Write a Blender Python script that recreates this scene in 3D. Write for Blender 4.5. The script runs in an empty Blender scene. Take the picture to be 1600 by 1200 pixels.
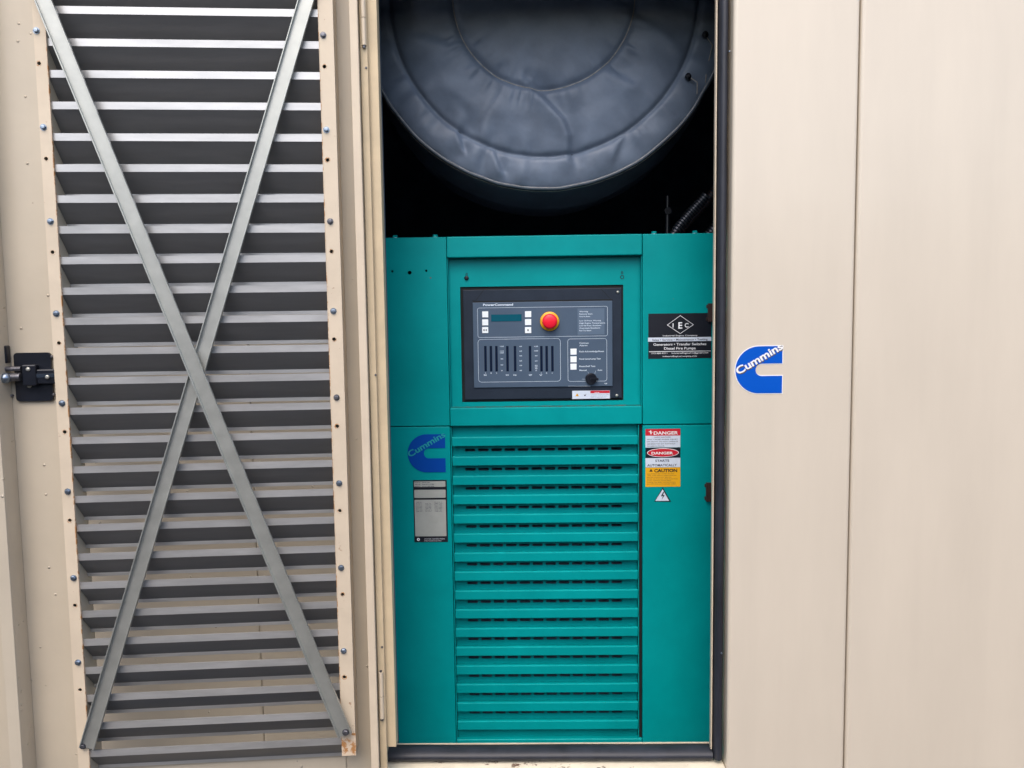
import bpy, math, random
from mathutils import Vector, Matrix, noise
random.seed(7)
S = bpy.context.scene
C = S.collection
R = math.radians

# ------------------------------------------------------------------ camera
CAM = Vector((0.0, -2.0, 1.6))
PITCH, ROLL, YAW = R(4.6), R(-0.774), R(0.918)
F = 1202.0
_f = Vector((0, math.cos(PITCH), -math.sin(PITCH)))
_u = Vector((0, math.sin(PITCH), math.cos(PITCH)))
_r = Vector((1, 0, 0))
_r2 = _r * math.cos(ROLL) + _u * math.sin(ROLL)
_u2 = _u * math.cos(ROLL) - _r * math.sin(ROLL)
RZ = Matrix.Rotation(YAW, 3, 'Z')
RT, UP, FW = RZ @ _r2, RZ @ _u2, RZ @ _f
cd = bpy.data.cameras.new('camera')
cam = bpy.data.objects.new('camera', cd); C.objects.link(cam)
cam.matrix_world = Matrix(((RT.x, UP.x, -FW.x, CAM.x), (RT.y, UP.y, -FW.y, CAM.y), (RT.z, UP.z, -FW.z, CAM.z), (0, 0, 0, 1)))
cd.sensor_fit = 'HORIZONTAL'; cd.sensor_width = 36; cd.lens = 36 * F / 1600
cd.clip_start = 0.02; cd.clip_end = 500
S.camera = cam

# ------------------------------------------------------------------ sky and sun
SUN_EL, SUN_AZ = R(56), R(-168)          # azimuth from +Y, clockwise
w = bpy.data.worlds.new('World'); S.world = w; w.use_nodes = True
nt = w.node_tree; nt.nodes.clear()
sky = nt.nodes.new('ShaderNodeTexSky'); sky.sky_type = 'NISHITA'; sky.sun_disc = False
sky.sun_elevation = SUN_EL; sky.sun_rotation = SUN_AZ
sky.dust_density = 4.0; sky.air_density = 1.0; sky.ozone_density = 1.0
bg = nt.nodes.new('ShaderNodeBackground'); bg.inputs[1].default_value = 0.14
wo = nt.nodes.new('ShaderNodeOutputWorld')
nt.links.new(sky.outputs[0], bg.inputs[0]); nt.links.new(bg.outputs[0], wo.inputs[0])
sl = bpy.data.lights.new('sun', 'SUN'); sl.energy = .5; sl.angle = R(60); sl.color = (1, .95, .88)
so = bpy.data.objects.new('sun', sl); C.objects.link(so)
sd = Vector((math.sin(SUN_AZ) * math.cos(SUN_EL), math.cos(SUN_AZ) * math.cos(SUN_EL), math.sin(SUN_EL)))
so.rotation_euler = sd.to_track_quat('Z', 'Y').to_euler()
S.view_settings.view_transform = 'Standard'; S.view_settings.look = 'None'
S.view_settings.gamma = 1; S.view_settings.exposure = 1.12
S.view_settings.use_curve_mapping = False

# ------------------------------------------------------------------ materials
def mat(name, col, rough=.5, metal=0, spec=.5, speck=0, streak=0, noise_amt=0, noise_scale=8, bump=0, bump_scale=60, stretch=None,
        rust=0, rust_scale=25, rust_col=(.22, .075, .02), coat=0, blister=0):
    m = bpy.data.materials.new(name); m.use_nodes = True
    n = m.node_tree.nodes; L = m.node_tree.links
    b = n['Principled BSDF']
    b.inputs['Base Color'].default_value = (*col, 1)
    b.inputs['Roughness'].default_value = rough; b.inputs['Metallic'].default_value = metal
    b.inputs['Specular IOR Level'].default_value = spec
    if coat: b.inputs['Coat Weight'].default_value = coat; b.inputs['Coat Roughness'].default_value = .2
    tc = n.new('ShaderNodeTexCoord'); src = tc.outputs['Object']
    if stretch:
        mp = n.new('ShaderNodeMapping'); mp.inputs['Scale'].default_value = stretch
        L.new(src, mp.inputs[0]); src2 = mp.outputs[0]
    else: src2 = src
    colsock = None
    if noise_amt:
        nz = n.new('ShaderNodeTexNoise'); nz.inputs['Scale'].default_value = noise_scale
        nz.inputs['Detail'].default_value = 6; nz.inputs['Roughness'].default_value = .62
        L.new(src2, nz.inputs['Vector'])
        rp = n.new('ShaderNodeValToRGB')
        rp.color_ramp.elements[0].position = .3; rp.color_ramp.elements[1].position = .7
        rp.color_ramp.elements[0].color = (*[c * (1 - noise_amt) for c in col], 1)
        rp.color_ramp.elements[1].color = (*[min(1, c * (1 + noise_amt * .6)) for c in col], 1)
        L.new(nz.outputs[0], rp.inputs[0]); colsock = rp.outputs[0]
        rr = n.new('ShaderNodeMapRange'); rr.inputs[3].default_value = rough * .85; rr.inputs[4].default_value = min(1, rough * 1.2)
        L.new(nz.outputs[0], rr.inputs[0]); L.new(rr.outputs[0], b.inputs['Roughness'])
    def mixin(fac, base, col2, blend='MIX'):
        mx = n.new('ShaderNodeMix'); mx.data_type = 'RGBA'; mx.blend_type = blend
        L.new(fac, mx.inputs[0])
        if base: L.new(base, mx.inputs[6])
        else: mx.inputs[6].default_value = (*col, 1)
        mx.inputs[7].default_value = (*col2, 1); return mx.outputs[2]
    if streak:      # old rain runs
        mp2 = n.new('ShaderNodeMapping'); mp2.inputs['Scale'].default_value = (22, 22, .5); L.new(src, mp2.inputs[0])
        nz = n.new('ShaderNodeTexNoise'); nz.inputs['Scale'].default_value = 1; nz.inputs['Detail'].default_value = 5
        L.new(mp2.outputs[0], nz.inputs['Vector'])
        mr = n.new('ShaderNodeMapRange'); mr.inputs[1].default_value = .5; mr.inputs[2].default_value = .8
        mr.inputs[3].default_value = 0; mr.inputs[4].default_value = streak
        L.new(nz.outputs[0], mr.inputs[0]); colsock = mixin(mr.outputs[0], colsock, [c * .72 for c in col])
    if speck:       # small chips and dirt spots
        vo = n.new('ShaderNodeTexVoronoi'); vo.inputs['Scale'].default_value = speck; L.new(src, vo.inputs['Vector'])
        mr = n.new('ShaderNodeMapRange'); mr.inputs[1].default_value = .018; mr.inputs[2].default_value = .034
        mr.inputs[3].default_value = .8; mr.inputs[4].default_value = 0; L.new(vo.outputs['Distance'], mr.inputs[0])
        sp = n.new('ShaderNodeSeparateColor'); L.new(vo.outputs['Color'], sp.inputs[0])
        gt = n.new('ShaderNodeMath'); gt.operation = 'GREATER_THAN'; gt.inputs[1].default_value = .72; L.new(sp.outputs[0], gt.inputs[0])
        mu = n.new('ShaderNodeMath'); mu.operation = 'MULTIPLY'; L.new(mr.outputs[0], mu.inputs[0]); L.new(gt.outputs[0], mu.inputs[1])
        colsock = mixin(mu.outputs[0], colsock, (.16, .10, .06))
    if rust:
        nz = n.new('ShaderNodeTexNoise'); nz.inputs['Scale'].default_value = rust_scale
        nz.inputs['Detail'].default_value = 8; nz.inputs['Roughness'].default_value = .7
        L.new(src, nz.inputs['Vector'])
        rp = n.new('ShaderNodeValToRGB')
        rp.color_ramp.elements[0].position = 1 - rust; rp.color_ramp.elements[1].position = min(1, 1 - rust + .07)
        L.new(nz.outputs[0], rp.inputs[0])
        mx = n.new('ShaderNodeMix'); mx.data_type = 'RGBA'
        L.new(rp.outputs[0], mx.inputs[0])
        if colsock: L.new(colsock, mx.inputs[6])
        else: mx.inputs[6].default_value = (*col, 1)
        mx.inputs[7].default_value = (*rust_col, 1); colsock = mx.outputs[2]
    if colsock: L.new(colsock, b.inputs['Base Color'])
    prev = None
    if bump:
        bn = n.new('ShaderNodeTexNoise'); bn.inputs['Scale'].default_value = bump_scale; bn.inputs['Detail'].default_value = 3
        L.new(src, bn.inputs['Vector'])
        bp = n.new('ShaderNodeBump'); bp.inputs['Strength'].default_value = 1; bp.inputs['Distance'].default_value = bump
        L.new(bn.outputs[0], bp.inputs['Height']); prev = bp
    if blister:
        vo = n.new('ShaderNodeTexVoronoi'); vo.inputs['Scale'].default_value = 28
        vo.inputs['Randomness'].default_value = 1
        L.new(src, vo.inputs['Vector'])
        mr = n.new('ShaderNodeMapRange'); mr.inputs[1].default_value = 0; mr.inputs[2].default_value = .11
        mr.inputs[3].default_value = 1; mr.inputs[4].default_value = 0
        L.new(vo.outputs['Distance'], mr.inputs[0])
        sp = n.new('ShaderNodeSeparateColor'); L.new(vo.outputs['Color'], sp.inputs[0])
        gt = n.new('ShaderNodeMath'); gt.operation = 'GREATER_THAN'; gt.inputs[1].default_value = .55
        L.new(sp.outputs[0], gt.inputs[0])
        mu = n.new('ShaderNodeMath'); mu.operation = 'MULTIPLY'
        L.new(mr.outputs[0], mu.inputs[0]); L.new(gt.outputs[0], mu.inputs[1])
        b2 = n.new('ShaderNodeBump'); b2.inputs['Strength'].default_value = 1; b2.inputs['Distance'].default_value = blister
        L.new(mu.outputs[0], b2.inputs['Height'])
        if prev: L.new(prev.outputs[0], b2.inputs['Normal'])
        prev = b2
    if prev: L.new(prev.outputs[0], b.inputs['Normal'])
    return m

BEIGE = (.635, .566, .465)
M = dict(
    wall=mat('beige_wall_paint', BEIGE, streak=.06, speck=5, rough=.36, coat=.6, noise_amt=.05, noise_scale=2.2, stretch=(3, 1, .5), bump=.0022, bump_scale=3.5),
    door=mat('beige_door_paint', (.52, .46, .365), .4, speck=9, streak=.12, coat=.25, noise_amt=.07, noise_scale=4, bump=.0005, bump_scale=22, blister=.004),
    trim=mat('beige_trim_paint', (.62, .525, .40), .42, noise_amt=.08, noise_scale=10, rust=.34, rust_scale=34, bump=.0003, bump_scale=90),
    rusty=mat('rust_eaten_paint', (.62, .50, .37), .6, noise_amt=.15, noise_scale=20, rust=.50, rust_scale=38, rust_col=(.42, .20, .07), bump=.0008, bump_scale=140),
    sill=mat('chipped_sill_paint', (.74, .68, .54), .5, noise_amt=.12, noise_scale=22, rust=.42, rust_scale=30, rust_col=(.09, .035, .015), bump=.0008, bump_scale=90),
    tan=mat('tan_jamb_paint', (.60, .485, .32), .5, noise_amt=.12, noise_scale=12, rust=.27, rust_scale=50, bump=.0003, bump_scale=80),
    teal=mat('teal_enamel', (.0, .285, .295), .36, spec=.14, speck=11, noise_amt=.13, noise_scale=5, bump=.0004, bump_scale=18),
    tealdirt=mat('teal_enamel_grimy', (.0, .16, .15), .5, noise_amt=.3, noise_scale=20, rust=.52, rust_scale=30, rust_col=(.09, .06, .04)),
    galv=mat('galvanised_steel', (.45, .46, .43), .42, metal=.66, noise_amt=.10, noise_scale=25, stretch=(1, 1, 1), bump=.0002, bump_scale=60),
    lipm=mat('louver_lip_zinc_lit', (.53, .53, .525), .36, metal=.6, noise_amt=.2, noise_scale=6, stretch=(.8, 4, 4)),  # same zinc as the blades, lighter: lit look of the lips put into the colour
    slat=mat('louver_zinc_shaded', (.20, .20, .205), .45, metal=.3, noise_amt=.10, noise_scale=10, stretch=(.6, 4, 4), bump=.0002, bump_scale=50),  # same zinc, darker: shade of the blade undersides put into the colour
    bolt=mat('zinc_bolt', (.30, .36, .44), .3, metal=.9, noise_amt=.3, noise_scale=90),
    boltd=mat('dark_bolt', (.18, .18, .20), .4, metal=.8, noise_amt=.4, noise_scale=90),
    black=mat('black_metal', (.008, .010, .017), .3, noise_amt=.3, noise_scale=20),
    rubber=mat('rubber_seal', (.020, .023, .034), .5, noise_amt=.45, noise_scale=14, stretch=(1, 1, .4), bump=.0012, bump_scale=14),
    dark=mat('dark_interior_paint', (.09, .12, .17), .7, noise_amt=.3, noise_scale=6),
    drumside=mat('shaded_insulation_fabric', (.10, .125, .16), .5, noise_amt=.3, noise_scale=7, bump=.0016, bump_scale=11),  # same fabric as the end cover, darkened to put shade on the barrel
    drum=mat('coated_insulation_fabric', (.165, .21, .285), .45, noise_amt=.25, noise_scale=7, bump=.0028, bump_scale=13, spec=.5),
    cord=mat('stitch_cord', (.36, .34, .31), .6, noise_amt=.4, noise_scale=60),
    hole=mat('hole_black', (.004, .005, .006), .8),
    bezel=mat('bezel_plastic', (.018, .028, .046), .45, spec=.25, noise_amt=.15, noise_scale=20),
    face=mat('panel_face_grey', (.068, .105, .16), .42, spec=.3, noise_amt=.06, noise_scale=12),
    facelight=mat('panel_window_grey', (.10, .15, .22), .35),
    lcd=mat('display_glass', (.0, .085, .13), .25),
    bar=mat('bargraph_glass', (.008, .014, .035), .2),
    line=mat('panel_print', (.72, .84, .97), .5),
    key=mat('keypad_white', (.86, .93, .97), .4),
    red=mat('red_plastic', (.85, .010, .035), .35),
    yellow=mat('yellow_plastic', (.85, .42, .012), .35),
    blue=mat('blue_vinyl', (.0, .085, .50), .4, spec=.2, noise_amt=.04, noise_scale=9),
    blue2=mat('blue_vinyl_dull', (.0, .055, .34), .4, spec=.2, noise_amt=.04, noise_scale=9),
    white=mat('white_vinyl', (.80, .80, .80), .4),
    brown=mat('letter_shade', (.10, .07, .05), .5),
    paper=mat('white_label', (.62, .70, .82), .5, noise_amt=.06, noise_scale=60),
    lred=mat('label_red', (.55, .012, .03), .45),
    lyel=mat('label_yellow', (.78, .40, .008), .45),
    lblk=mat('label_black', (.010, .012, .020), .35),
    ltxt=mat('label_text', (.03, .03, .07), .5),
    lwht=mat('label_white_print', (.85, .88, .93), .5),
    plate=mat('anodised_data_plate', (.46, .48, .45), .4, metal=.2, noise_amt=.08, noise_scale=30),
    brownrust=mat('brown_bracket', (.035, .016, .014), .6, noise_amt=.4, noise_scale=60),
    tealprint=mat('teal_print', (.01, .30, .33), .4),
    block=mat('blocker_grey', (.16, .155, .145), .9, noise_amt=.3, noise_scale=6),
    ground=mat('ground_gravel', (.052, .054, .057), .9, noise_amt=.35, noise_scale=30, bump=.01, bump_scale=40),
)

# ------------------------------------------------------------------ frames of reference and pixel measurements
class Frame:
    def __init__(s, origin=(0, 0, 0), ang=0.0):
        s.o = Vector(origin); s.R = Matrix.Rotation(ang, 3, 'Z'); s.Ri = s.R.transposed()
        s.c = s.Ri @ (CAM - s.o)
    def on(s, px, py, y):
        d = s.Ri @ (FW * F + RT * (px - 800) - UP * (py - 600))
        t = (y - s.c.y) / d.y
        p = s.c + d * t
        return p.x, p.z
    def q(s, px0, py0, px1, py1, y):      # rectangle measured at its mid lines
        mx, my = (px0 + px1) / 2, (py0 + py1) / 2
        return s.on(px0, my, y)[0], s.on(px1, my, y)[0], s.on(mx, py1, y)[1], s.on(mx, py0, y)[1]
W = Frame()

# ------------------------------------------------------------------ mesh builder
class MB:
    def __init__(s): s.v = []; s.f = []; s.m = []; s.mats = []; s.sm = []
    def mi(s, m):
        if m not in s.mats: s.mats.append(m)
        return s.mats.index(m)
    def add(s, vs, fs, m, smooth=False):
        o = len(s.v); s.v += [tuple(v) for v in vs]; k = s.mi(m)
        for f in fs: s.f.append([i + o for i in f]); s.m.append(k); s.sm.append(smooth)
    def box(s, x0, x1, y0, y1, z0, z1, m):
        if x0 > x1: x0, x1 = x1, x0
        if y0 > y1: y0, y1 = y1, y0
        if z0 > z1: z0, z1 = z1, z0
        vs = [(x, y, z) for x in (x0, x1) for y in (y0, y1) for z in (z0, z1)]
        s.add(vs, [(0, 1, 3, 2), (4, 6, 7, 5), (0, 4, 5, 1), (2, 3, 7, 6), (0, 2, 6, 4), (1, 5, 7, 3)], m)
    def prism_x(s, prof, x0, x1, m, smooth=False):   # prof: closed list of (y,z)
        n = len(prof)
        vs = [(x0, y, z) for y, z in prof] + [(x1, y, z) for y, z in prof]
        fs = [(i, (i + 1) % n, (i + 1) % n + n, i + n) for i in range(n)]
        s.add(vs, fs, m, smooth); s.add(vs, [tuple(range(n))[::-1], tuple(range(n, 2 * n))], m)
    def prism_z(s, prof, z0, z1, m, smooth=False):   # prof: closed list of (x,y)
        n = len(prof)
        vs = [(x, y, z0) for x, y in prof] + [(x, y, z1) for x, y in prof]
        fs = [(i, (i + 1) % n, (i + 1) % n + n, i + n) for i in range(n)]
        s.add(vs, fs, m, smooth); s.add(vs, [tuple(range(n))[::-1], tuple(range(n, 2 * n))], m)
    def lathe_y(s, cx, cz, prof, m, seg=24, smooth=True, rot=0):  # prof: list of (r, y) from front to back
        vs = []; n = len(prof)
        for r, y in prof:
            for k in range(seg):
                a = 2 * math.pi * k / seg + rot
                vs.append((cx + r * math.cos(a), y, cz + r * math.sin(a)))
        fs = [(i * seg + k, i * seg + (k + 1) % seg, (i + 1) * seg + (k + 1) % seg, (i + 1) * seg + k) for i in range(n - 1) for k in range(seg)]
        s.add(vs, fs, m, smooth)
        s.add(vs, [tuple(range(seg))[::-1], tuple(range((n - 1) * seg, n * seg))], m)
    def tube(s, pts, r, m, seg=10, closed=False):
        pts = [Vector(p) for p in pts]; n = len(pts); vs = []
        for i, p in enumerate(pts):
            a = pts[(i - 1) % n] if (closed or i > 0) else p
            b = pts[(i + 1) % n] if (closed or i < n - 1) else p
            t = (b - a).normalized()
            h = Vector((0, 1, 0)) if abs(t.y) < .9 else Vector((1, 0, 0))
            u = t.cross(h).normalized(); v = t.cross(u)
            for k in range(seg):
                w_ = 2 * math.pi * k / seg
                vs.append(p + u * r * math.cos(w_) + v * r * math.sin(w_))
        fs = []
        for i in range(n if closed else n - 1):
            j = (i + 1) % n
            fs += [(i * seg + k, i * seg + (k + 1) % seg, j * seg + (k + 1) % seg, j * seg + k) for k in range(seg)]
        s.add(vs, fs, m, True)
        if not closed: s.add(vs, [tuple(range(seg)), tuple(range((n - 1) * seg, n * seg))], m)
    def curve(s, cu, m, fn):
        o = bpy.data.objects.new('tmp', cu); C.objects.link(o)
        dg = bpy.context.evaluated_depsgraph_get(); dg.update()
        e = o.evaluated_get(dg); me = e.to_mesh()
        vs = [v.co.copy() for v in me.vertices]; fs = [tuple(p.vertices) for p in me.polygons]
        e.to_mesh_clear(); bpy.data.objects.remove(o); bpy.data.curves.remove(cu)
        s.add([fn(v) for v in vs], fs, m)
        return vs
    def plate(s, loops, y0, y1, m):                  # flat plate with holes in the XZ plane
        cu = bpy.data.curves.new('tmp', 'CURVE'); cu.dimensions = '2D'; cu.fill_mode = 'BOTH'
        cu.extrude = abs(y1 - y0) / 2
        for lp in loops:
            sp = cu.splines.new('POLY'); sp.points.add(len(lp) - 1)
            for i, p in enumerate(lp): sp.points[i].co = (p[0], p[1], 0, 1)
            sp.use_cyclic_u = True
        ym = (y0 + y1) / 2
        s.curve(cu, m, lambda v: (v.x, ym - v.z, v.y))
    def text(s, t, x, z, h, y, m, width=None, align='L', bold=0, rot=0, clip=None, thick=.0002):
        cu = bpy.data.curves.new('tmp', 'FONT'); cu.body = t; cu.size = 1; cu.offset = bold; cu.resolution_u = 3
        o = bpy.data.objects.new('tmp', cu); C.objects.link(o)
        dg = bpy.context.evaluated_depsgraph_get(); dg.update()
        e = o.evaluated_get(dg); me = e.to_mesh()
        vs = [v.co.copy() for v in me.vertices]; fs = [tuple(p.vertices) for p in me.polygons]
        e.to_mesh_clear(); bpy.data.objects.remove(o); bpy.data.curves.remove(cu)
        if not vs: return
        mn = min(v.x for v in vs); mxx = max(v.x for v in vs)
        kz = h / .70; kx = kz if width is None else width / (mxx - mn)
        off = {'L': 0, 'C': .5, 'R': 1}[align] * (mxx - mn) * kx
        cr, sr = math.cos(rot), math.sin(rot); out = []
        for v in vs:
            a = (v.x - mn) * kx - off; b = v.y * kz
            X = x + a * cr - b * sr; Z = z + a * sr + b * cr
            if clip: X = min(max(X, clip[0]), clip[1]); Z = min(max(Z, clip[2]), clip[3])
            out.append((X, y, Z))
        s.add(out, fs, m)
    def build(s, name, parent=None, bevel=0, seg=2, label=None):
        me = bpy.data.meshes.new(name); me.from_pydata(s.v, [], s.f)
        for m in s.mats: me.materials.append(m)
        me.polygons.foreach_set('material_index', s.m); me.polygons.foreach_set('use_smooth', s.sm)
        me.update(); me.validate()
        o = bpy.data.objects.new(name, me); C.objects.link(o)
        if parent: o.parent = parent
        if bevel:
            b = o.modifiers.new('bevel', 'BEVEL'); b.width = bevel; b.segments = seg; b.limit_method = 'ANGLE'
            b.harden_normals = False
        if label: o['label'] = label
        return o

def rect(x0, x1, z0, z1): return [(x0, z0), (x1, z0), (x1, z1), (x0, z1)]
def circ(x, z, r, n=20): return [(x + r * math.cos(2 * math.pi * k / n), z + r * math.sin(2 * math.pi * k / n)) for k in range(n)]
def rrect(x0, x1, z0, z1, r, n=5):
    out = []
    for cx, cz, a0 in ((x1 - r, z1 - r, 0), (x0 + r, z1 - r, 90), (x0 + r, z0 + r, 180), (x1 - r, z0 + r, 270)):
        out += [(cx + r * math.cos(R(a0 + 90 * k / n)), cz + r * math.sin(R(a0 + 90 * k / n))) for k in range(n + 1)]
    return out
def thing(name, label, cat, loc=(0, 0, 0), rz=0, group=None):
    o = bpy.data.objects.new(name, None); C.objects.link(o); o.empty_display_size = .1
    o.location = loc; o.rotation_euler = (0, 0, rz); o['label'] = label; o['category'] = cat
    if group: o['group'] = group
    return o

# ------------------------------------------------------------------ ground
g = MB(); g.box(-60, 60, -60, 60, -.2, 0, M['ground'])
go = g.build('ground'); go['kind'] = 'structure'

# added unseen wall behind the camera, blocks low sky to darken the lower scene
g = MB(); g.box(-9, 9, -4.9, -4.7, 0, 2.5, M['block'])
yw = g.build('sky_blocker'); yw['label'] = 'unseen grey wall added behind the camera to shade the enclosure'; yw['category'] = 'wall'

# ------------------------------------------------------------------ enclosure
enc = thing('generator_enclosure', 'tan painted steel generator enclosure wall around the open doorway', 'enclosure')
LIP = .05
xpr = W.on(1141.5, 600, 0)[0]                 # right edge of the opening at the wall face
xseam = W.on(1333, 600, 0)[0]
xhl = W.on(583, 600, 0)[0]                  # left edge of the opening at the wall face
xlip_r = W.on(1113.6, 600, LIP)[0]
xlip_l = W.on(604, 600, LIP)[0]
zlip_b = W.on(860, 1168, LIP)[1]
zsill = W.on(860, 1187, LIP)[1]            # top of the sill, at the lip
ztop = W.on(800, -62, 0)[1]
ZB, ZT = .22, 3.1
b = MB(); b.box(xpr, xseam - .0016, 0, .06, ZB, ZT, M['wall'])
b.build('post_panel', enc, .010, 5)
b = MB(); b.box(xseam + .0016, xseam + 1.3, 0, .06, ZB, ZT, M['wall'])
b.build('side_panel', enc, .010, 5)
b = MB(); b.box(xseam - .03, xseam + .03, .061, .07, ZB, ZT, M['dark'])
b.build('seam_backing', enc)
# left of the opening: hinge post and the wall that the open door lies against
xs2 = W.on(408, 1040, 0.16)[0]
YPF = -.055
xhl = W.on(588.5, 600, YPF)[0]; xpl = W.on(577.5, 600, YPF)[0]
b = MB(); b.box(xpl, xhl, YPF, YPF + .012, ZB, ZT, M['tan']); b.box(xpl + .002, xhl - .026, YPF + .0125, .06, ZB, ZT, M['tan']); b.build('hinge_post', enc, .002)
b = MB(); b.box(xs2 + .0006, xpl + .004, .16, .19, ZB, ZT, M['door']); b.box(xs2 - 1.5, xs2 - .0006, .16, .19, ZB, ZT, M['door'])  # wall takes the darker door paint to put shade behind the louvers
b.build('wall_panel', enc, .004)
# lips and returns
b = MB(); b.box(xpr - .001, xpr + .03, .061, .11, ZB, ZT, M['tan']); b.box(xlip_r, xpr - .002, LIP, LIP + .004, zlip_b + .002, ZT, M['trim'])
b.box(xlip_r - .002, xlip_r + .0015, LIP - .016, LIP - .001, zlip_b + .002, ZT, M['trim'])
b.build('door_jamb', enc, .001)
YLL = YPF + .014; xlip_l = W.on(604, 600, YLL)[0]; zl_ = W.on(612, 1167, YLL)[1]
b = MB(); b.box(xhl - .025, xlip_l, YLL, YLL + .004, zl_, ZT, M['tan'])
b.box(xlip_l - .004, xlip_l, YLL + .0045, YLL + .03, zl_, ZT, M['tan'])
b.build('door_jamb', enc, .001)
# sill with a chipped top
b = MB(); b.box(xhl - .022, xpr - .001, .0, LIP + .02, ZB, zsill, M['sill'])
b.build('sill', enc, .004)
b = MB(); b.box(xlip_l - .04, xlip_r + .01, LIP + .021, LIP + .025, ZB, zlip_b, M['trim']); b.build('sill_lip', enc)
b = MB(); b.box(xhl + 0.001, xpr - .001, 0.002, .06, ztop, ZT + .001, M['wall']); b.build('lintel', enc, .004)
# seals
def dprof(x0, x1, y0, y1, n=10):
    cx = (x0 + x1) / 2; rx = (x1 - x0) / 2
    return [(cx - rx * math.cos(math.pi * k / n), y1 - (y1 - y0) * math.sin(math.pi * k / n) ** .7) for k in range(n + 1)]
b = MB(); xa = xlip_r + .004; xb = W.on(1133.5, 600, .035)[0]
zb_s = W.on(1118, 1185, .03)[1]
nseg = 60; prof = dprof(xa, xb, .018, LIP - .0005)
vs = []; npf = len(prof)
for i in range(nseg + 1):
    z = zb_s + (ZT - zb_s) * i / nseg
    dx = noise.noise(Vector((0, 0, z * 4))) * .002; sc = 1 + noise.noise(Vector((5, 0, z * 6))) * .08
    for x, y in prof: vs.append(((x - xa) * sc + xa + dx, y, z))
fs = [(i * npf + k, i * npf + (k + 1) % npf, (i + 1) * npf + (k + 1) % npf, (i + 1) * npf + k) for i in range(nseg) for k in range(npf)]
b.add(vs, fs, M['rubber'], True); b.add(vs, [tuple(range(npf))[::-1]], M['rubber'])
b.build('rubber_seal', enc)
b = MB(); x0s = W.on(603, 1178, .04)[0]
vs = []; prof = [(y, x) for x, y in dprof(zsill + .001, zlip_b - .001, .026, LIP + .019)]
for i in range(nseg + 1):
    x = x0s + (xa - .001 - x0s) * i / nseg; dz = noise.noise(Vector((x * 5, 3, 0))) * .0015
    for y, z in prof: vs.append((x, y, z + dz))
b.add(vs, fs, M['rubber'], True); b.add(vs, [tuple(range(npf))[::-1], tuple(range(nseg * npf, nseg * npf + npf))], M['rubber'])
b.build('rubber_seal', enc)
# interior of the enclosure, dark
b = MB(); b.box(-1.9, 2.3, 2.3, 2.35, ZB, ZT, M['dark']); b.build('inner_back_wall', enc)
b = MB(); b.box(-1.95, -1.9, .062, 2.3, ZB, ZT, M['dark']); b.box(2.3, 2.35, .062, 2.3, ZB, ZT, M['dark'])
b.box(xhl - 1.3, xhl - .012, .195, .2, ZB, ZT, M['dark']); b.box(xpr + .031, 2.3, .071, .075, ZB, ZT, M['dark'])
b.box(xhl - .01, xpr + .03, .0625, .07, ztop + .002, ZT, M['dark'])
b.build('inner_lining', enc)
b = MB(); b.box(-3.0, 2.6, -.16, 2.4, ZT + .002, ZT + .05, M['wall']); b.build('roof', enc)  # unseen roof; front overhang added to keep light from behind the door
b = MB(); b.box(-3.0, 2.6, .071, 2.4, .02, .10, M['dark']); b.build('floor_skid', enc)
# hinges at the left post
for (py0, py1, pm) in ((-60, 71, 28), (1050, 1122, 1088)):
    b = MB(); pc = (py0 + py1) / 2
    pxc = 560.5 + pc * .0286 + 6 * (1 if pc < 300 else 0) + (2 if pc > 300 else 0)
    if pc > 300: pxc = 596
    else: pxc = 567
    YH = YPF - .004; xh, zc = W.on(pxc, pc, YH)
    z0 = W.on(pxc, py1, YH)[1]; z1 = W.on(pxc, py0, YH)[1]; zm = W.on(pxc, pm, YH)[1]
    circp = [(xh + .006 * math.cos(2 * math.pi * k / 16), YH + .006 * math.sin(2 * math.pi * k / 16)) for k in range(16)]
    b.prism_z(circp, z0, zm - .0008, M['trim'], True); b.prism_z(circp, zm + .0008, z1, M['trim'], True)
    pin = [(xh + .0035 * math.cos(2 * math.pi * k / 12), YH + .0035 * math.sin(2 * math.pi * k / 12)) for k in range(12)]
    b.prism_z(pin, z0 - .006, z1 + .004, M['boltd'], True)
    b.build('hinge', enc)
# screw marks on the left jamb
for px, py in ((572, 106), (587, 586), (597, 1011)):
    x, z = W.on(px, py, YPF)
    b = MB(); yy = YPF
    b.lathe_y(x, z, [(.0022, yy - .0025), (.003, yy - .001), (.003, yy + .001)], M['boltd'], 10); b.build('screw', enc)
# little bolts/chips on right return
for px, py in ((1141, 81), (1129, 1020)):
    x, z = W.on(px - 2, py, .02); b = MB()
    b.lathe_y(x, z, [(.0015, .014), (.0025, .016), (.0025, .02)], M['bolt'], 8); b.build('screw', enc)

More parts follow.
